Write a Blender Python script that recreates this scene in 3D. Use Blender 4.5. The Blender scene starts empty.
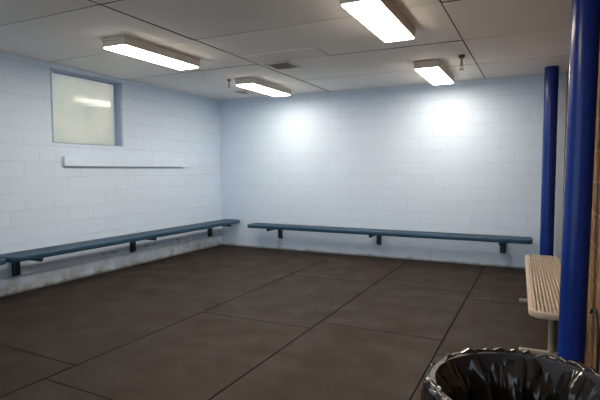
import bpy, bmesh, math, random
from mathutils import Vector, Matrix, noise
random.seed(7)
PI = math.pi
sc = bpy.context.scene
col = sc.collection
H = 2.86            # ceiling height
XR = 5.965          # right wall face
YF = -9.3           # wall behind the camera

# ------------------------------------------------------------------ helpers
class MB:
    def __init__(s): s.bm = bmesh.new()
    def box(s, x0, x1, y0, y1, z0, z1, bev=0.0, seg=2):
        r = bmesh.ops.create_cube(s.bm, size=1.0)
        vs = r['verts']
        for v in vs:
            v.co = Vector((x0 + (v.co.x + .5) * (x1 - x0), y0 + (v.co.y + .5) * (y1 - y0), z0 + (v.co.z + .5) * (z1 - z0)))
        if bev > 0:
            es = list({e for v in vs for e in v.link_edges})
            bmesh.ops.bevel(s.bm, geom=es, offset=bev, segments=seg, affect='EDGES', profile=.5)
        return s
    def frustum(s, top, bot, z0, z1):          # top/bot = (x0,x1,y0,y1)
        b = s.bm; V = []
        for (q, z) in ((bot, z0), (top, z1)):
            V.append([b.verts.new(p) for p in ((q[0], q[2], z), (q[1], q[2], z), (q[1], q[3], z), (q[0], q[3], z))])
        for i in range(4):
            j = (i + 1) % 4
            b.faces.new((V[0][i], V[0][j], V[1][j], V[1][i]))
        b.faces.new(V[1]); b.faces.new(V[0][::-1])
        return s
    def lathe(s, prof, c=(0, 0, 0), n=32, cap=True):
        b = s.bm; rings = []
        for (r, z) in prof:
            rings.append([b.verts.new((c[0] + r * math.cos(2 * PI * i / n), c[1] + r * math.sin(2 * PI * i / n), c[2] + z)) for i in range(n)])
        for k in range(len(rings) - 1):
            for i in range(n):
                j = (i + 1) % n
                b.faces.new((rings[k][i], rings[k][j], rings[k + 1][j], rings[k + 1][i]))
        if cap:
            b.faces.new(rings[0][::-1]); b.faces.new(rings[-1])
        return s
    def tube(s, pts, r, n=14, cap=True):
        b = s.bm; pts = [Vector(p) for p in pts]; rings = []
        up = None
        for i, p in enumerate(pts):
            t = (pts[min(i + 1, len(pts) - 1)] - pts[max(i - 1, 0)]).normalized()
            if up is None:
                up = Vector((0, 0, 1)) if abs(t.z) < .9 else Vector((1, 0, 0))
            a = (up - t * up.dot(t)).normalized(); c = t.cross(a); up = a
            rings.append([b.verts.new(p + (a * math.cos(2 * PI * k / n) + c * math.sin(2 * PI * k / n)) * r) for k in range(n)])
        for i in range(len(rings) - 1):
            for k in range(n):
                j = (k + 1) % n
                b.faces.new((rings[i][k], rings[i][j], rings[i + 1][j], rings[i + 1][k]))
        if cap:
            b.faces.new(rings[0][::-1]); b.faces.new(rings[-1])
        return s
    def build(s, name, mat, parent=None, smooth=False):
        bmesh.ops.recalc_face_normals(s.bm, faces=s.bm.faces)
        me = bpy.data.meshes.new(name); s.bm.to_mesh(me); s.bm.free()
        o = bpy.data.objects.new(name, me); col.objects.link(o)
        me.materials.append(mat)
        if smooth:
            for p in me.polygons: p.use_smooth = True
            me.set_sharp_from_angle(angle=math.radians(38))
        if parent: o.parent = parent
        return o

def tag(o, label=None, cat=None, group=None, kind=None):
    if label: o['label'] = label
    if cat: o['category'] = cat
    if group: o['group'] = group
    if kind: o['kind'] = kind
    return o
def empty(name, loc, rz=0):
    o = bpy.data.objects.new(name, None); col.objects.link(o)
    o.empty_display_size = .1; o.location = loc; o.rotation_euler = (0, 0, rz)
    return o
def copy_tree(o, parent=None):
    c = o.copy(); col.objects.link(c)
    if parent: c.parent = parent
    for ch in list(o.children): copy_tree(ch, c)
    return c

# ---------------------------------------------------------------- materials
class NT:
    def __init__(s, name):
        s.m = bpy.data.materials.new(name); s.m.use_nodes = True
        s.t = s.m.node_tree; s.t.nodes.clear()
        s.out = s.n('ShaderNodeOutputMaterial')
    def n(s, typ, **kw):
        x = s.t.nodes.new(typ)
        for k, v in kw.items():
            if k in x.inputs: x.inputs[k].default_value = v
            else: setattr(x, k, v)
        return x
    def l(s, a, b): s.t.links.new(a, b)
    def coords(s): return s.n('ShaderNodeTexCoord').outputs['Object']
    def bsdf(s, **kw):
        b = s.n('ShaderNodeBsdfPrincipled')
        for k, v in kw.items(): b.inputs[k].default_value = v
        s.l(b.outputs[0], s.out.inputs['Surface']); return b
    def noise(s, vec, scale, detail=4, rough=.55):
        x = s.n('ShaderNodeTexNoise'); x.inputs['Scale'].default_value = scale
        x.inputs['Detail'].default_value = detail; x.inputs['Roughness'].default_value = rough
        s.l(vec, x.inputs['Vector']); return x.outputs['Fac']
    def ramp(s, fac, stops):
        r = s.n('ShaderNodeValToRGB'); e = r.color_ramp.elements
        while len(e) < len(stops): e.new(.5)
        for i, (p, c) in enumerate(stops):
            e[i].position = p; e[i].color = c if len(c) == 4 else (*c, 1)
        s.l(fac, r.inputs['Fac']); return r.outputs['Color']
    def math(s, op, a, b=None, clamp=False):
        x = s.n('ShaderNodeMath'); x.operation = op; x.use_clamp = clamp
        for i, v in enumerate((a, b)):
            if v is None: continue
            if isinstance(v, (int, float)): x.inputs[i].default_value = v
            else: s.l(v, x.inputs[i])
        return x.outputs[0]
    def mix(s, fac, a, b, typ='MIX'):
        x = s.n('ShaderNodeMix'); x.data_type = 'RGBA'; x.blend_type = typ
        for sock, v in ((x.inputs[0], fac), (x.inputs[6], a), (x.inputs[7], b)):
            if isinstance(v, (int, float)): sock.default_value = v
            elif isinstance(v, tuple): sock.default_value = v if len(v) == 4 else (*v, 1)
            else: s.l(v, sock)
        return x.outputs[2]
    def bump(s, h, strength, dist, bsdf, normal=None):
        b = s.n('ShaderNodeBump'); b.inputs['Strength'].default_value = strength; b.inputs['Distance'].default_value = dist
        s.l(h, b.inputs['Height'])
        if normal: s.l(normal, b.inputs['Normal'])
        s.l(b.outputs[0], bsdf.inputs['Normal']); return b.outputs[0]

def simple(name, c, rough=.5, metal=0, nscale=0, namp=.1, coat=0, bump=0, spec=.5):
    t = NT(name); b = t.bsdf(Roughness=rough, Metallic=metal)
    b.inputs['Coat Weight'].default_value = coat
    b.inputs['Specular IOR Level'].default_value = spec
    if nscale:
        f = t.noise(t.coords(), nscale)
        lo = tuple(v * (1 - namp) for v in c); hi = tuple(min(1, v * (1 + namp)) for v in c)
        t.l(t.ramp(f, [(.3, lo), (.7, hi)]), b.inputs['Base Color'])
        if bump: t.bump(f, bump, .004, b)
    else:
        b.inputs['Base Color'].default_value = (*c, 1)
    return t.m

PAINT = (.59, .73, .92)
def block_wall(name, axis, paint, stain=0.0, rough_face=False, mortar=None, mort_vis=.42):
    """painted concrete block, running bond 0.40 x 0.20 m"""
    t = NT(name); b = t.bsdf(Roughness=.55 if not rough_face else .9)
    b.inputs['Specular IOR Level'].default_value = .3
    co = t.coords()
    sx = t.n('ShaderNodeSeparateXYZ'); t.l(co, sx.inputs[0])
    cx = t.n('ShaderNodeCombineXYZ')
    t.l(t.math('ADD', sx.outputs[axis], .09), cx.inputs[0]); t.l(sx.outputs['Z'], cx.inputs[1])
    br = t.n('ShaderNodeTexBrick'); br.offset = .5; br.offset_frequency = 2
    for k, v in (('Scale', 1), ('Mortar Size', .006 if not rough_face else .007), ('Mortar Smooth', .35), ('Bias', 0), ('Brick Width', .4), ('Row Height', .2)):
        br.inputs[k].default_value = v
    br.inputs['Color1'].default_value = (0, 0, 0, 1); br.inputs['Color2'].default_value = (1, 1, 1, 1); br.inputs['Mortar'].default_value = (.5, .5, .5, 1)
    t.l(cx.outputs[0], br.inputs['Vector'])
    big = t.noise(co, 1.3, 3); mid = t.noise(co, 9, 4); fine = t.noise(co, 70, 3)
    p = paint
    lo = tuple(v * .985 for v in p); hi = tuple(min(1, v * 1.012) for v in p)
    if rough_face:
        lo = tuple(v * .6 for v in p); hi = tuple(v * 1.4 for v in p)
    tone = t.ramp(br.outputs['Color'], [(0, lo), (1, hi)])
    if rough_face:
        tone = t.mix(.65, tone, t.ramp(mid, [(.3, tuple(v * .45 for v in p)), (.7, tuple(v * 1.6 for v in p))]))
        tone = t.mix(t.math('MULTIPLY', br.outputs['Fac'], .8), tone, mortar)
    else:
        vis = t.ramp(t.noise(co, 2.2, 2), [(.38, (.15, .15, .15)), (.62, (1, 1, 1))])
        f = t.math('MULTIPLY', br.outputs['Fac'], t.math('MULTIPLY', vis, mort_vis))
        tone = t.mix(f, tone, tuple(v * .72 for v in p))
        # small chips where paint has come off
        chip = t.ramp(t.noise(co, 26, 2, .4), [(.765, (0, 0, 0)), (.785, (1, 1, 1))])
        tone = t.mix(t.math('MULTIPLY', chip, .45), tone, (.16, .17, .18))
    if stain > 0:
        z = sx.outputs['Z']
        # splash dirt near the floor, ragged upper edge
        hgt = t.math('MULTIPLY', t.noise(co, 3.1, 5, .7), .55)
        low = t.math('SUBTRACT', 1, t.math('DIVIDE', z, hgt), True)
        pat = t.ramp(t.noise(co, 4.5, 5, .62), [(.40, (0, 0, 0)), (.72, (1, 1, 1))])
        f = t.math('MULTIPLY', t.math('MULTIPLY', low, pat), stain, True)
        tone = t.mix(f, tone, (.20, .155, .085))
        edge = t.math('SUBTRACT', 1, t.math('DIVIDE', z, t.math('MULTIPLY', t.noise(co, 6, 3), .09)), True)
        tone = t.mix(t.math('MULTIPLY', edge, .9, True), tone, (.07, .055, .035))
        # blotchy mould along the first ledge of blocks
        band = t.math('SUBTRACT', 1, t.math('DIVIDE', t.math('ABSOLUTE', t.math('SUBTRACT', z, .275)), .035), True)
        bp_ = t.ramp(t.noise(co, 5, 4, .65), [(.54, (0, 0, 0)), (.66, (1, 1, 1))])
        tone = t.mix(t.math('MULTIPLY', t.math('MULTIPLY', band, bp_), .75 * min(1, stain)), tone, (.15, .13, .07))
    t.l(tone, b.inputs['Base Color'])
    h = t.math('SUBTRACT', t.math('MULTIPLY', fine, .10 if not rough_face else .9), t.math('MULTIPLY', br.outputs['Fac'], 1))
    h = t.math('ADD', h, t.math('MULTIPLY', mid, .12 if not rough_face else 1.5))
    h = t.math('ADD', h, t.math('MULTIPLY', br.outputs['Color'], .03))
    t.bump(h, .55 if not rough_face else .9, .006 if not rough_face else .012, b)
    return t.m

M = {}
M['wall_back'] = block_wall('painted_block_back', 'X', PAINT, stain=.2)
M['wall_left'] = block_wall('painted_block_left', 'Y', PAINT, stain=1.0)
M['wall_right'] = block_wall('brown_split_block', 'Y', (.225, .125, .06), rough_face=True, mortar=(.40, .28, .165))
M['wall_front'] = block_wall('painted_block_front', 'X', PAINT)

def ceiling_mat():
    t = NT('ceiling_board'); b = t.bsdf(Roughness=.75)
    at = t.n('ShaderNodeAttribute'); at.attribute_name = 'tint'
    co = t.coords()
    base = t.ramp(t.noise(co, 1.1, 4), [(.3, (.86, .845, .825)), (.7, (.90, .885, .865))])
    c = t.mix(1, base, at.outputs['Color'], 'MULTIPLY')
    spot = t.ramp(t.noise(co, 5.5, 3, .5), [(.74, (0, 0, 0)), (.80, (1, 1, 1))])
    c = t.mix(t.math('MULTIPLY', spot, .18), c, (.25, .19, .13))
    t.l(c, b.inputs['Base Color'])
    t.bump(t.noise(co, 90, 2), .06, .002, b)
    return t.m
M['ceiling'] = ceiling_mat()

def rubber_mat():
    t = NT('rubber_matting'); b = t.bsdf(Roughness=.6)
    b.inputs['Specular IOR Level'].default_value = .13
    at = t.n('ShaderNodeAttribute'); at.attribute_name = 'tint'
    co = t.coords()
    base = t.ramp(t.noise(co, 1.6, 6, .65), [(.3, (.0292, .0214, .0163)), (.7, (.0335, .0246, .019))])
    gr = t.ramp(t.noise(co, 55, 3, .7), [(.3, (.82, .82, .82)), (.7, (1.15, 1.15, 1.15))])
    c = t.mix(1, base, gr, 'MULTIPLY'); c = t.mix(1, c, at.outputs['Color'], 'MULTIPLY')
    dust = t.ramp(t.noise(co, 4.2, 6, .75), [(.60, (0, 0, 0)), (.75, (1, 1, 1))])
    c = t.mix(t.math('MULTIPLY', dust, .12), c, (.075, .06, .05))
    t.l(c, b.inputs['Base Color'])
    r = t.ramp(t.noise(co, 3, 4), [(.3, (.5, .5, .5)), (.7, (.7, .7, .7))]); t.l(r, b.inputs['Roughness'])
    t.bump(t.noise(co, 160, 2), .25, .002, b)
    return t.m
M['rubber'] = rubber_mat()
M['dark'] = simple('dark_gap', (.012, .011, .010), .9)
M['blue_coat'] = simple('blue_vinyl_coating', (.014, .058, .115), .38, nscale=14, namp=.18, spec=.45)
M['navy_steel'] = simple('dark_blue_painted_steel', (.008, .020, .034), .42, nscale=20, namp=.2)
M['blue_post'] = simple('royal_blue_gloss_paint', (.006, .030, .215), .24, nscale=7, namp=.10, bump=.12, spec=.3)
M['frame_blue'] = simple('slate_blue_window_paint', (.33, .43, .62), .4, nscale=12, namp=.1)
M['housing'] = simple('white_enamel_housing', (.62, .59, .54), .5, nscale=5, namp=.04)
M['beige_coat'] = simple('beige_coated_bench', (.47, .385, .30), .45, nscale=18, namp=.12)
M['beige_steel'] = simple('grey_beige_steel', (.33, .29, .24), .4, nscale=18, namp=.15)
M['board_white'] = simple('white_painted_board', PAINT, .5, nscale=6, namp=.04)
M['vent_paint'] = simple('grey_vent_paint', (.62, .59, .55), .5, nscale=15, namp=.1)
M['patch'] = simple('grey_patch_board', (.74, .72, .70), .7, nscale=3, namp=.05)
M['duct'] = simple('dark_grey_duct_metal', (.16, .15, .14), .6)  # even dark grey for the sheet behind the louvers
M['brass'] = simple('tarnished_brass', (.16, .11, .06), .4, metal=.8, nscale=40, namp=.3)
M['pipe_paint'] = simple('sprinkler_pipe_paint', (.30, .27, .23), .5, nscale=30, namp=.1)
M['cable'] = simple('black_rubber_cable', (.012, .010, .009), .55)
M['can'] = simple('grey_trash_can_plastic', (.05, .05, .055), .5, nscale=10, namp=.1)

def bag_mat():
    t = NT('black_plastic_film'); b = t.bsdf(Roughness=.13)
    b.inputs['Base Color'].default_value = (.010, .009, .009, 1)
    b.inputs['Specular IOR Level'].default_value = .6
    co = t.coords()
    v = t.n('ShaderNodeTexVoronoi'); v.feature = 'F1'; v.inputs['Scale'].default_value = 16
    mp = t.n('ShaderNodeMapping'); mp.inputs['Scale'].default_value = (1, 1, .35); t.l(co, mp.inputs['Vector'])
    t.l(mp.outputs[0], v.inputs['Vector'])
    h = t.math('ADD', t.math('MULTIPLY', v.outputs['Distance'], .8), t.noise(mp.outputs[0], 30, 4))
    t.bump(h, .22, .006, b)
    return t.m
M['bag'] = bag_mat()

def lens_mat():
    t = NT('lit_acrylic_lens'); e = t.n('ShaderNodeEmission')
    e.inputs['Color'].default_value = (1, .865, .69, 1); e.inputs['Strength'].default_value = 36.5
    t.l(e.outputs[0], t.out.inputs['Surface']); return t.m
M['lens'] = lens_mat()

def pane_mat():
    t = NT('frosted_window_pane')
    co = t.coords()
    c = t.ramp(t.noise(co, 2.4, 4, .6), [(.32, (.82, .82, .73)), (.55, (.92, .88, .78)), (.75, (.97, .86, .76))])  # faint mottled tint painted in for tree reflections in the glass
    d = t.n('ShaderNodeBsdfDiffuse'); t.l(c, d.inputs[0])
    tr = t.n('ShaderNodeBsdfTranslucent'); t.l(c, tr.inputs[0])
    g = t.n('ShaderNodeBsdfGlossy'); g.inputs['Roughness'].default_value = .10; g.inputs['Color'].default_value = (1, 1, 1, 1)
    b = t.n('ShaderNodeBump'); b.inputs['Strength'].default_value = .25; b.inputs['Distance'].default_value = .01
    t.l(t.noise(co, 7, 2), b.inputs['Height']); t.l(b.outputs[0], g.inputs['Normal'])
    m1 = t.n('ShaderNodeMixShader'); m1.inputs[0].default_value = .92; t.l(d.outputs[0], m1.inputs[1]); t.l(tr.outputs[0], m1.inputs[2])
    fr = t.n('ShaderNodeFresnel'); fr.inputs[0].default_value = 1.45
    m2 = t.n('ShaderNodeMixShader'); t.l(fr.outputs[0], m2.inputs[0]); t.l(m1.outputs[0], m2.inputs[1]); t.l(g.outputs[0], m2.inputs[2])
    t.l(m2.outputs[0], t.out.inputs['Surface']); return t.m
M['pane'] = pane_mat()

# ------------------------------------------------------------------ setting
T = .2
WY0, WY1, WZ0, WZ1 = -3.70, -2.51, 1.845, 2.80      # window opening in the left wall
w = MB()
w.box(-T, 0, YF, WY0, -.05, H + .1).box(-T, 0, WY1, T, -.05, H + .1)
w.box(-T, 0, WY0, WY1, -.05, WZ0).box(-T, 0, WY0, WY1, WZ1, H + .1)
tag(w.build('wall_left', M['wall_left']), 'pale blue painted block wall on the left with a window', kind='structure')
tag(MB().box(0, XR, 0, T, -.05, H + .1).build('wall_back', M['wall_back']), 'pale blue painted block wall at the far end', kind='structure')
tag(MB().box(XR, XR + T, YF, T, -.05, H + .1).build('wall_right', M['wall_right']), 'brown rough block wall on the right', kind='structure')
BX0, BX1, BZ = .3, 5.6, 2.7        # open bay added behind the camera to let fill daylight in
tag(MB().box(-T, BX0, YF - T, YF, -.05, H + .1).box(BX1, XR + T, YF - T, YF, -.05, H + .1).box(BX0, BX1, YF - T, YF, BZ, H + .1).build('wall_front', M['wall_front']), 'pale painted block wall behind the camera, with an open bay added for fill light', kind='structure')

def tinted(name, polys, base, mat, base_mat):
    """polys: list of (four xy corners, z list, thickness, tint); one mesh + backing slab"""
    bm = bmesh.new(); lay = bm.loops.layers.float_color.new('tint')
    for (q, zs, th, ti) in polys:
        vt = [bm.verts.new((p[0], p[1], z)) for p, z in zip(q, zs)]
        vb = [bm.verts.new((p[0], p[1], z + th)) for p, z in zip(q, zs)]
        fs = [bm.faces.new(vt)]
        for i in range(4):
            j = (i + 1) % 4; fs.append(bm.faces.new((vt[i], vb[i], vb[j], vt[j]))); fs[-1].material_index = 1
        for f in fs:
            for lp in f.loops: lp[lay] = (ti, ti, ti, 1)
    x0, x1, y0, y1, z = base
    f = bm.faces.new([bm.verts.new(p) for p in ((x0, y0, z), (x1, y0, z), (x1, y1, z), (x0, y1, z))]); f.material_index = 1
    for lp in f.loops: lp[lay] = (1, 1, 1, 1)
    me = bpy.data.meshes.new(name); bm.to_mesh(me); bm.free()
    me.materials.append(mat); me.materials.append(base_mat)
    o = bpy.data.objects.new(name, me); col.objects.link(o); return o

xs = [0, 2.335, 4.88, XR]; ys = [0, -1.155, -2.45, -3.735, -4.96, -6.2, -7.45, -8.7, YF]
gx = {2.335: .022, 4.88: .012}; polys = []
for i in range(3):
    for j in range(8):
        a = xs[i] + gx.get(xs[i], 0) / 2; b = xs[i + 1] - gx.get(xs[i + 1], 0) / 2
        d = ys[j] - (.006 if j else 0); e = ys[j + 1] + random.uniform(.004, .010)
        jit = random.uniform(-.006, .006)
        zs = [H + random.uniform(-.003, .003) for _ in range(4)]
        polys.append((((a, d + jit), (b, d), (b, e), (a, e + jit)), zs, .012, random.choice((.93, .97, 1, 1.03))))
o = tinted('ceiling', polys, (-T, XR + T, YF - T, T, H + .013), M['ceiling'], M['dark'])
tag(o, 'grey ceiling of large flat boards with dark seams', kind='structure')

polys = []
def colmats(x0, x1, seams, gl=.005, gr=None):
    s = [0] + seams + [YF]
    for k in range(len(s) - 1):
        a0, a1 = (s[k], s[k]) if isinstance(s[k], (int, float)) else s[k]
        b0, b1 = (s[k + 1], s[k + 1]) if isinstance(s[k + 1], (int, float)) else s[k + 1]
        g = gl + random.uniform(0, .005); h = .006; gq = g if x0 > 1 else .001
        if 1 < x0 < 2: g = .001
        q = ((x0 + g, a0 - h), (x1 - gq, a1 - h), (x1 - gq + random.uniform(-.006, .004), b1 + h), (x0 + g + random.uniform(0, .004), b0 + h))
        polys.append((q, [0, 0, 0, 0], -.014, random.uniform(.93, 1.06)))
colmats(0, 1.27, [-2.3, -7.2], .002)
colmats(1.27, 2.505, [-1.74, -3.56, (-5.40, -5.44), -7.25])
colmats(2.505, 3.755, [-1.88, (-3.90, -3.87), (-5.70, -5.74), -7.5])
colmats(3.755, 4.925, [-1.82, -3.67, -5.52, -7.35])
colmats(4.925, XR, [-2.15, -4.02, -5.9, -7.75])
o = tinted('floor', polys, (-T, XR + T, YF - T, T, -.014), M['rubber'], M['dark'])
tag(o, 'floor covered wall to wall in dark brown rubber mats', kind='structure')

tag(MB().box(-14, 20, YF - T - 14, YF - T, -.2, -.02).build('bounce_ground', simple('bounce_concrete', (.38, .36, .33), .8, nscale=2, namp=.1)), 'pale concrete ground added outside the bay to bounce light indoors', kind='structure')  # unseen ground, added to bounce sunlight up to the ceiling
# window_1: deep reveal lining, inner frame and a frosted pane set back in the wall
wr = empty('window_1', (0, (WY0 + WY1) / 2, WZ0)); tag(wr, 'high square window with frosted pane and blue frame in left wall', kind='structure')
def local(o, root):
    o.parent = root; o.matrix_parent_inverse = Matrix.Translation(root.location).inverted(); return o
f = MB(); d0, d1 = -.165, .006
f.box(d0, d1, WY0 - .0, WY0 + .022, WZ0, WZ1, .002).box(d0, d1, WY1 - .03, WY1 - .0, WZ0 - .0, WZ1, .002)
f.box(d0, d1, WY0, WY1, WZ1 - .018, WZ1, .002).box(d0, -.002, WY0, WY1, WZ0, WZ0 + .012, .002)
local(f.build('window_frame', M['frame_blue']), wr)
s = MB()
s.box(-.125, -.095, WY0 + .02, WY0 + .032, WZ0 + .01, WZ1 - .02, .003).box(-.125, -.095, WY1 - .062, WY1 - .028, WZ0 + .01, WZ1 - .02, .003)
s.box(-.125, -.095, WY0 + .02, WY1 - .03, WZ1 - .034, WZ1 - .016, .003).box(-.125, -.095, WY0 + .02, WY1 - .03, WZ0 + .006, WZ0 + .018, .003)
local(s.build('sash', M['frame_blue']), wr)
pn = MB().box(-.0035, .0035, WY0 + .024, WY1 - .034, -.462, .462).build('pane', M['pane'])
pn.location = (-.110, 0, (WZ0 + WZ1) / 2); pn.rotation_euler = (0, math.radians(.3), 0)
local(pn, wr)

# long white board fixed to the left wall under the window
b = MB().box(0, .045, -3.56, -1.14, 1.545, 1.675, .003)
tag(b.build('wall_board', M['board_white']), 'long narrow white painted board fixed to the left wall under the window', 'board')

# ------------------------------------------------------------------- lights
def make_light():
    r = empty('fluorescent_light', (0, 0, H))
    h = MB(); b = h.bm
    L, W0, W1, D = .612, .160, .150, .092
    # shallow tapered trough, open below, with a lip around the lens
    def ring(w, l, z): return [b.verts.new(p) for p in ((-w, -l, z), (w, -l, z), (w, l, z), (-w, l, z))]
    R = [ring(W0 - .004, L - .003, 0), ring(W0, L, -.004), ring(W0, L, -.012), ring(W1, L - .006, -D), ring(W1 - .006, L - .012, -D), ring(W1 - .006, L - .012, -D + .02)]
    for k in range(len(R) - 1):
        for i in range(4):
            j = (i + 1) % 4; b.faces.new((R[k][i], R[k][j], R[k + 1][j], R[k + 1][i]))
    b.faces.new(R[0]); b.faces.new(R[-1])
    h.build('housing', M['housing'], r)
    MB().box(-W1 + .007, W1 - .007, -L + .013, L - .013, -D - .012, -D + .012, .003).build('diffuser', M['lens'], r)  # lens shaped to hang below the housing so its glowing sides brighten the ceiling
    for s_ in (-1, 1):
        e = MB(); y = s_ * (L - .004)
        e.box(-W0 + .004, W0 - .004, min(y, y + s_ * .012), max(y, y + s_ * .012), -.034, -.003, .003)
        e.build('end_cap', M['housing'], r)
    return r
lp = make_light()
LS = [(1.665, -3.60, 'lit fluorescent ceiling light nearest the window and left wall'),
      (4.37, -3.72, 'largest lit fluorescent ceiling light, cut by the top edge of the photo'),
      (1.665, -1.12, 'lit fluorescent ceiling light near the far left corner beside a sprinkler'),
      (4.335, -1.04, 'short looking lit ceiling light near the back wall, beside the right sprinkler')]
LS.append((4.37, -6.35, 'unseen ceiling light added overhead near the camera to brighten the foreground'))  # extra fixture above the view, added as fill for bag, post and bench
for i, (x, y, lab) in enumerate(LS):
    o = lp if i == 0 else copy_tree(lp)
    o.location = (x, y, H); tag(o, lab, 'ceiling light', 'fluorescent lights on the ceiling')

# ---------------------------------------------------------- sprinklers, vents
def make_sprinkler():
    r = empty('fire_sprinkler', (0, 0, H))
    MB().lathe([(.012, 0), (.034, -.002), (.036, -.012), (.026, -.030), (.014, -.034)], n=24).build('escutcheon', M['brass'], r, True)
    MB().lathe([(.0125, -.002), (.0125, -.085), (.016, -.088), (.016, -.104), (.010, -.106)], n=20).build('drop_pipe', M['pipe_paint'], r, True)
    m = MB()
    for s_ in (-1, 1): m.tube([(s_ * .010, 0, -.104), (s_ * .018, 0, -.120), (s_ * .014, 0, -.136), (s_ * .003, 0, -.143)], .0035, 8)
    m.lathe([(.004, -.106), (.003, -.136)], n=10)
    hd = m.build('sprinkler_head', M['brass'], r, True)
    MB().lathe([(.005, -.141), (.024, -.144), (.024, -.147), (.005, -.149)], n=20).build('deflector', M['brass'], hd, True)
    return r
sp = make_sprinkler()
sp.location = (1.395, -1.73, H); sp.scale = (1, 1, .8)
tag(sp, 'small dark sprinkler hanging beside the light in the far left corner', 'sprinkler', 'ceiling sprinklers')
s2 = copy_tree(sp); s2.location = (4.775, -1.76, H); s2.scale = (1.15, 1.15, 1.2)
tag(s2, 'brownish sprinkler hanging right of the back light, near a ceiling seam', 'sprinkler', 'ceiling sprinklers')

def make_vent(w, l, n):
    r = empty('ceiling_vent', (0, 0, H)); fr = MB(); z0, z1 = -.018, 0
    fr.box(-w, w, -l, -l + .03, z0, z1, .003).box(-w, w, l - .03, l, z0, z1, .003)
    fr.box(-w, -w + .03, -l, l, z0, z1, .003).box(w - .03, w, -l, l, z0, z1, .003)
    fr.build('frame', M['vent_paint'], r)
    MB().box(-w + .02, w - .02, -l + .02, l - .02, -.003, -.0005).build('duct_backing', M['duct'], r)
    for k in range(n):
        y = -l + .03 + (2 * l - .06) * (k + .5) / n
        m = MB().box(-w + .028, w - .028, -.013, .013, -.0012, .0012)
        o = m.build('louver', M['vent_paint'], r); o.location = (0, y, -.0115); o.rotation_euler = (R_(38), 0, 0)
    return r
def R_(d): return math.radians(d)
v = make_vent(.18, .185, 7); v.location = (2.60, -2.255, H); tag(v, 'square louvered grey air vent beside the patched ceiling board', 'vent')
v = make_vent(.12, .13, 5); v.location = (.98, -.64, H); tag(v, 'small pale ceiling vent beside the far left light, near the back wall', 'vent')
tag(MB().box(2.40, 3.36, -2.90, -2.47, H - .014, H, .002).build('ceiling_patch', M['patch']), 'grey rectangular patch board on the ceiling behind the square vent', 'ceiling patch')

# -------------------------------------------------------------- wall benches
def outline(L, D, r, n=8):
    """rounded rectangle, length along +x from 0..L, depth 0..D"""
    pts = []
    for (cx, cy, a) in ((L - r, r, -90), (L - r, D - r, 0), (r, D - r, 90), (r, r, 180)):
        for k in range(n + 1):
            q = R_(a + 90 * k / n); pts.append((cx + r * math.cos(q), cy + r * math.sin(q)))
    return pts
def inset(L, D, r, d): return [(x + d, y + d) for x, y in outline(L - 2 * d, D - 2 * d, max(r - d, .004))]
def rim_mesh(L, D, r, wtop, drop):
    b = bmesh.new(); prof = [(wtop, -.012), (wtop, -.001), (.014, 0), (.005, -.003), (.001, -.010), (0, -.02), (0, -drop + .008), (.004, -drop), (.012, -drop), (.014, -drop + .012)]
    rings = []
    for (d, z) in prof: rings.append([b.verts.new((x, y, z)) for x, y in inset(L, D, r, d)])
    n = len(rings[0])
    for k in range(len(rings) - 1):
        for i in range(n):
            j = (i + 1) % n; b.faces.new((rings[k][i], rings[k][j], rings[k + 1][j], rings[k + 1][i]))
    m = MB(); m.bm.free(); m.bm = b; return m
def mesh_panel(L, D, r, edge):
    """expanded-metal panel: staggered rows of real holes with strand thickness"""
    b = bmesh.new(); cw, ch = .036, .0185; th = .006
    nr = max(1, round((D - 2 * edge) / ch)); ch = (D - 2 * edge) / nr
    def inside(x, y):
        dx = max(r - x, x - (L - r), 0); dy = max(r - y, y - (D - r), 0)
        return dx * dx + dy * dy < (r - .008) ** 2 if dx and dy else True
    for j in range(nr):
        y0 = edge + j * ch; x = edge - (cw / 2 if j % 2 else 0)
        while x < L - edge:
            a, c = max(x, edge), min(x + cw, L - edge); x += cw
            if c - a < .006: continue
            if not (inside(a, y0) and inside(c, y0) and inside(a, y0 + ch) and inside(c, y0 + ch)): continue
            hx, hy = (c - a) * .13, ch * .21
            o_ = [b.verts.new(p) for p in ((a, y0, -.002), (c, y0, -.002), (c, y0 + ch, -.002), (a, y0 + ch, -.002))]
            i_ = [b.verts.new(p) for p in ((a + hx, y0 + hy, -.002), (c - hx, y0 + hy, -.002), (c - hx, y0 + ch - hy, -.002), (a + hx, y0 + ch - hy, -.002))]
            k_ = [b.verts.new((q.co.x, q.co.y, -.002 - th)) for q in i_]
            for q in range(4):
                p = (q + 1) % 4
                b.faces.new((o_[q], o_[p], i_[p], i_[q])); b.faces.new((i_[q], i_[p], k_[p], k_[q]))
    m = MB(); m.bm.free(); m.bm = b; return m
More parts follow.
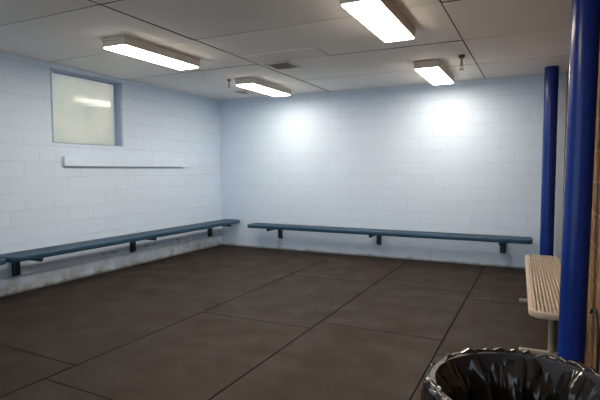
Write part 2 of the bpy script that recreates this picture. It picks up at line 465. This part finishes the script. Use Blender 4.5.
def wall_bench(L, supports, loc, rz, label, ZS):
    """local: x along the wall, y out of the wall, wall face at y=0"""
    D, G = .365, .135
    r = empty('wall_bench', (loc[0], loc[1], 0), rz)
    tag(r, label, 'bench', 'blue wall mounted benches')
    s = mesh_panel(L, D, .085, .026).build('seat', M['blue_coat'], r); s.location = (0, G, ZS)
    e = rim_mesh(L, D, .085, .030, .060).build('seat_rim', M['blue_coat'], r, True); e.location = (0, G, ZS)
    for x in supports:
        p = MB(); p.box(x - .040, x + .040, .0, .012, .215, .46, .003).box(x - .032, x + .032, .008, .062, .235, .455, .004)
        pl = p.build('wall_plate', M['navy_steel'], r)
        for (bx, bz) in ((-.022, .24), (.022, .24)):
            q = MB().lathe([(.008, 0), (.008, .008), (.004, .010)], n=8); bo = q.build('bolt', M['navy_steel'], pl)
            bo.rotation_euler = (R_(-90), 0, 0); bo.location = (x + bx, .062, bz)
        a = MB(); a.box(x - .024, x + .024, G + .012, G + D - .026, ZS - .098, ZS - .010, .008)
        a.box(x - .022, x + .022, .012, G + .03, ZS - .098, ZS - .062, .006)
        ar = a.build('arm', M['navy_steel'], r)
        cp = MB().lathe([(.028, 0), (.032, .004), (.032, .016), (.024, .022)], n=18); co_ = cp.build('end_cap', M['navy_steel'], ar, True)
        co_.rotation_euler = (R_(-90), 0, 0); co_.location = (x, G + D - .030, ZS - .074)
    return r
# back wall (wall face y=0, out of the wall is -y): rotate 180
bx0, bx1 = .88, 5.59
wall_bench(bx1 - bx0, [bx1 - 5.18, bx1 - 3.24, bx1 - 1.34], (bx1, 0), PI, 'long blue wall bench running along the back wall on three supports', .502)
# left wall (out of the wall is +x): rotate -90 ; local x -> -y
wall_bench(4.56, [.42 - .045, 2.39 - .045, 4.26 - .045], (0, -.045), -PI / 2, 'long blue wall bench along the left wall under the window', .534)
wall_bench(2.44, [.45, 1.95], (0, -4.64), -PI / 2, 'blue bench end just showing at the left photo edge, beyond the long left bench', .534)

# ----------------------------------------------------- free-standing bench
def free_bench():
    L, D, z = 2.62, .352, .462
    r = empty('slatted_bench', (5.513, -1.50, 0), R_(-90 + 1.8))
    tag(r, 'beige ribbed metal bench on T legs beside the brown wall and blue posts', 'bench')
    # local x runs toward the camera, local y toward the right wall
    m = MB(); n = 11; e = .032; w_ = (D - 2 * e) / n
    for k in range(n):
        y = e + k * w_
        q = .024 + .045 * (abs(k - (n - 1) / 2) / ((n - 1) / 2)) ** 3
        m.box(q, L - q, y + w_ * .21, y + w_ * .79, -.018, -.001, .0035)
    m.box(.022, L - .022, .022, D - .022, -.030, -.024)
    for x in (.25, .9, 1.6, 2.35): m.box(x, x + .03, .02, D - .02, -.028, -.014)
    s = m.build('ribbed_seat', M['beige_coat'], r); s.location = (0, 0, z)
    rm = rim_mesh(L, D, .095, .034, .045).build('seat_rim', M['beige_coat'], r, True); rm.location = (0, 0, z)
    for x in (.52, 2.17):
        lg = MB().tube([(x, D / 2, .02), (x, D / 2, z - .02)], .022, 18)
        lg.box(x - .02, x + .02, .045, D - .045, z - .05, z - .026, .004)
        o = lg.build('leg', M['beige_steel'], r, True)
        ft = MB().box(x - .022, x + .022, -.055, D - .005, .0, .036, .008)
        ft.build('foot_bar', M['beige_steel'], o)
    return r
fb = free_bench()
# mirror depth axis: local +y must point toward +x (the right wall)

# -------------------------------------------------------------------- posts
def post(x, y, r, lab, lean=0):
    m = MB(); m.lathe([(r, 0), (r, H)], (x, y, 0), 64)
    for q in m.bm.verts: q.co.x += lean * q.co.z / H
    o = m.build('steel_post', M['blue_post'], None, True)
    return tag(o, lab, 'post', 'round blue steel posts')
post(5.848, -4.40, .079, 'thick blue steel post nearest the camera, behind the black trash bag', .030)
post(5.765, -.50, .086, 'far blue steel post by the back wall, right end of the back bench')

# dark cable loop on the brown wall, just beyond the near post
pts = []
ctrl = [Vector(p) for p in ((5.945, -4.50, .600), (5.948, -4.56, .640), (5.947, -4.68, .660), (5.945, -4.80, .640), (5.947, -4.87, .585), (5.949, -4.885, .48), (5.950, -4.86, .30), (5.951, -4.85, .012))]
for i in range(len(ctrl) - 1):
    p0, p1, p2, p3 = ctrl[max(i - 1, 0)], ctrl[i], ctrl[i + 1], ctrl[min(i + 2, len(ctrl) - 1)]
    for k in range(8):
        t = k / 8
        pts.append(.5 * ((2 * p1) + (p2 - p0) * t + (2 * p0 - 5 * p1 + 4 * p2 - p3) * t * t + (3 * p1 - p0 - 3 * p2 + p3) * t ** 3))
pts.append(ctrl[-1])
tag(MB().tube(pts, .009, 10).build('cable', M['cable'], None, True), 'dark bent cable against the brown wall right of the near post', 'cable')

# ------------------------------------------------------ trash can and its bag
CX, CY = 5.612, -6.36
m = MB()
m.lathe([(.93 * q, z) for q, z in [(.235, 0), (.245, .01), (.262, .40), (.266, .40), (.270, .42), (.266, .44), (.286, .80), (.298, .805), (.298, .835), (.280, .835), (.276, .80), (.228, .03), (.05, .025)]], (CX, CY, 0), 48)
tag(m.build('trash_can', M['can'], None, True), 'round trash can hidden under the black bag at lower right', 'trash can')

def bag():
    rnd = random.Random(21); N = 420
    prof = [(.02, .22), (.06, .215), (.10, .23), (.13, .27), (.155, .34), (.178, .43), (.200, .52), (.220, .60), (.238, .675), (.254, .74), (.280, .785), (.293, .822), (.300, .834), (.307, .834), (.313, .822), (.318, .785), (.326, .74), (.331, .66), (.337, .58), (.341, .52)]
    # sub-divide the profile
    P = []
    for i in range(len(prof) - 1):
        for k in range(4):
            t = k / 4; P.append((.945 * (prof[i][0] * (1 - t) + prof[i + 1][0] * t), prof[i][1] * (1 - t) + prof[i + 1][1] * t, (i + t) / (len(prof) - 1)))
    P.append((.945 * prof[-1][0], prof[-1][1], 1.0))
    # irregular hanging pleats: a zigzag of flat facets around the inside
    Z = []; th = 0
    while th < 2 * PI - .1:
        Z.append((th, rnd.uniform(.55, 1.0) * (1 if len(Z) % 2 else -.25), rnd.uniform(-.45, .45)))
        th += rnd.choice((.17, .24, .32, .42)) * rnd.uniform(.8, 1.2)
    if len(Z) % 2: Z.pop()
    def pleat(a, z):
        t = .84 - z
        K = [((p[0] + p[2] * t * .5), p[1]) for p in Z]
        K = [(K[-1][0] - 2 * PI, K[-1][1])] + K + [(K[0][0] + 2 * PI, K[0][1]), (K[1][0] + 2 * PI, K[1][1])]
        for (x0, v0), (x1, v1) in zip(K, K[1:]):
            if x0 <= a <= x1: return v0 + (v1 - v0) * (a - x0) / max(1e-4, x1 - x0)
        return 0
    outer = [(rnd.uniform(0, 2 * PI), rnd.uniform(-.3, .3), rnd.uniform(.05, .16), rnd.uniform(-.010, .022)) for _ in range(30)]
    b = bmesh.new(); rings = []
    for (r, z, s) in P:
        ring = []
        for i in range(N):
            a = 2 * PI * i / N
            inner = max(0, min(1, (.72 - s) / .06)); out = max(0, min(1, (s - .66) / .08))
            deep = max(0, min(1, (z - .14) / .25))
            d = 0
            if inner > 0:
                d -= .060 * pleat(a, z) * min(1, max(.22, (.838 - z) / .07)) * min(1, max(0, (z - .2) / .12))
            if out > 0:
                for (fa, ln, wd, dp) in outer:
                    da = (a - fa - ln * (.86 - z) + PI) % (2 * PI) - PI
                    g = max(0, 1 - abs(da) / wd); d += dp * g * out
            ca, sa = math.cos(a), math.sin(a)
            q = Vector((ca * 2.2, sa * 2.2, z * 2.5))
            n1 = noise.noise(q * 1.6 + Vector((3, 1, 7))); n2 = noise.noise(q * 5 + Vector((9, 2, 1)))
            n3 = abs(noise.noise(q * 3.2 + Vector((1, 8, 4)))); n4 = abs(noise.noise(q * 8 + Vector((5, 5, 1))))
            rr = r + d + (n1 * .010 + n2 * .004 - n3 * .022 - n4 * .006) * (inner * deep + .35 * out)
            zz = z + (noise.noise(Vector((ca * 1.3, sa * 1.3, 5))) * .012 + noise.noise(Vector((ca * 7, sa * 7, 2))) * .006) * (1 if z > .7 else 0) * min(1, max(0, (z - .7) / .1))
            zz += n2 * .004 + min(1, max(0, (z - .74) / .06)) * (.010 - .018 * n3 + .006 * (pleat(a, .84) if z > .74 else 0))
            ring.append(b.verts.new((CX + rr * ca, CY + rr * sa, zz)))
        rings.append(ring)
    for k in range(len(rings) - 1):
        for i in range(N):
            j = (i + 1) % N; b.faces.new((rings[k][i], rings[k][j], rings[k + 1][j], rings[k + 1][i]))
    b.faces.new(rings[0])
    mm = MB(); mm.bm.free(); mm.bm = b
    o = mm.build('trash_bag', M['bag'])
    for p in o.data.polygons: p.use_smooth = True
    return o
tag(bag(), 'glossy black plastic trash bag lining the round can at lower right', 'trash bag')

# ------------------------------------------------------------------- world
wd = bpy.data.worlds.new('outside'); sc.world = wd; wd.use_nodes = True
bg = wd.node_tree.nodes['Background']; bg.inputs[0].default_value = (.70, .85, 1.0, 1); bg.inputs[1].default_value = 1.5

sl = bpy.data.lights.new('sun', 'SUN'); sl.energy = 7; sl.angle = math.radians(3); sl.color = (1, .95, .87)
so = bpy.data.objects.new('sun', sl); col.objects.link(so); so.rotation_euler = (0, math.radians(42), 0)   # travels toward -x, never into the bay
so.location = (12, -14, 10)
# ------------------------------------------------------------------- camera
cx, cy, cz, yaw, pit, roll, fpx = 5.6289, -7.9167, 1.4783, -.4566, -.0608, -.0026, 483.2
fw = Vector((math.sin(yaw) * math.cos(pit), math.cos(yaw) * math.cos(pit), math.sin(pit)))
r0 = Vector((math.cos(yaw), -math.sin(yaw), 0)); u0 = r0.cross(fw)
r2 = r0 * math.cos(roll) + u0 * math.sin(roll); u2 = -r0 * math.sin(roll) + u0 * math.cos(roll)
cd = bpy.data.cameras.new('camera'); co = bpy.data.objects.new('camera', cd); col.objects.link(co)
cd.sensor_fit = 'HORIZONTAL'; cd.sensor_width = 36; cd.lens = fpx / 600 * 36; cd.clip_start = .02
mt = Matrix((r2, u2, -fw)).transposed().to_4x4(); mt.translation = (cx, cy, cz); co.matrix_world = mt
sc.camera = co

vs = sc.view_settings
sc.display_settings.display_device = 'sRGB'
vs.view_transform = 'Standard'; vs.look = 'None'; vs.gamma = 1; vs.exposure = 0; vs.use_curve_mapping = False
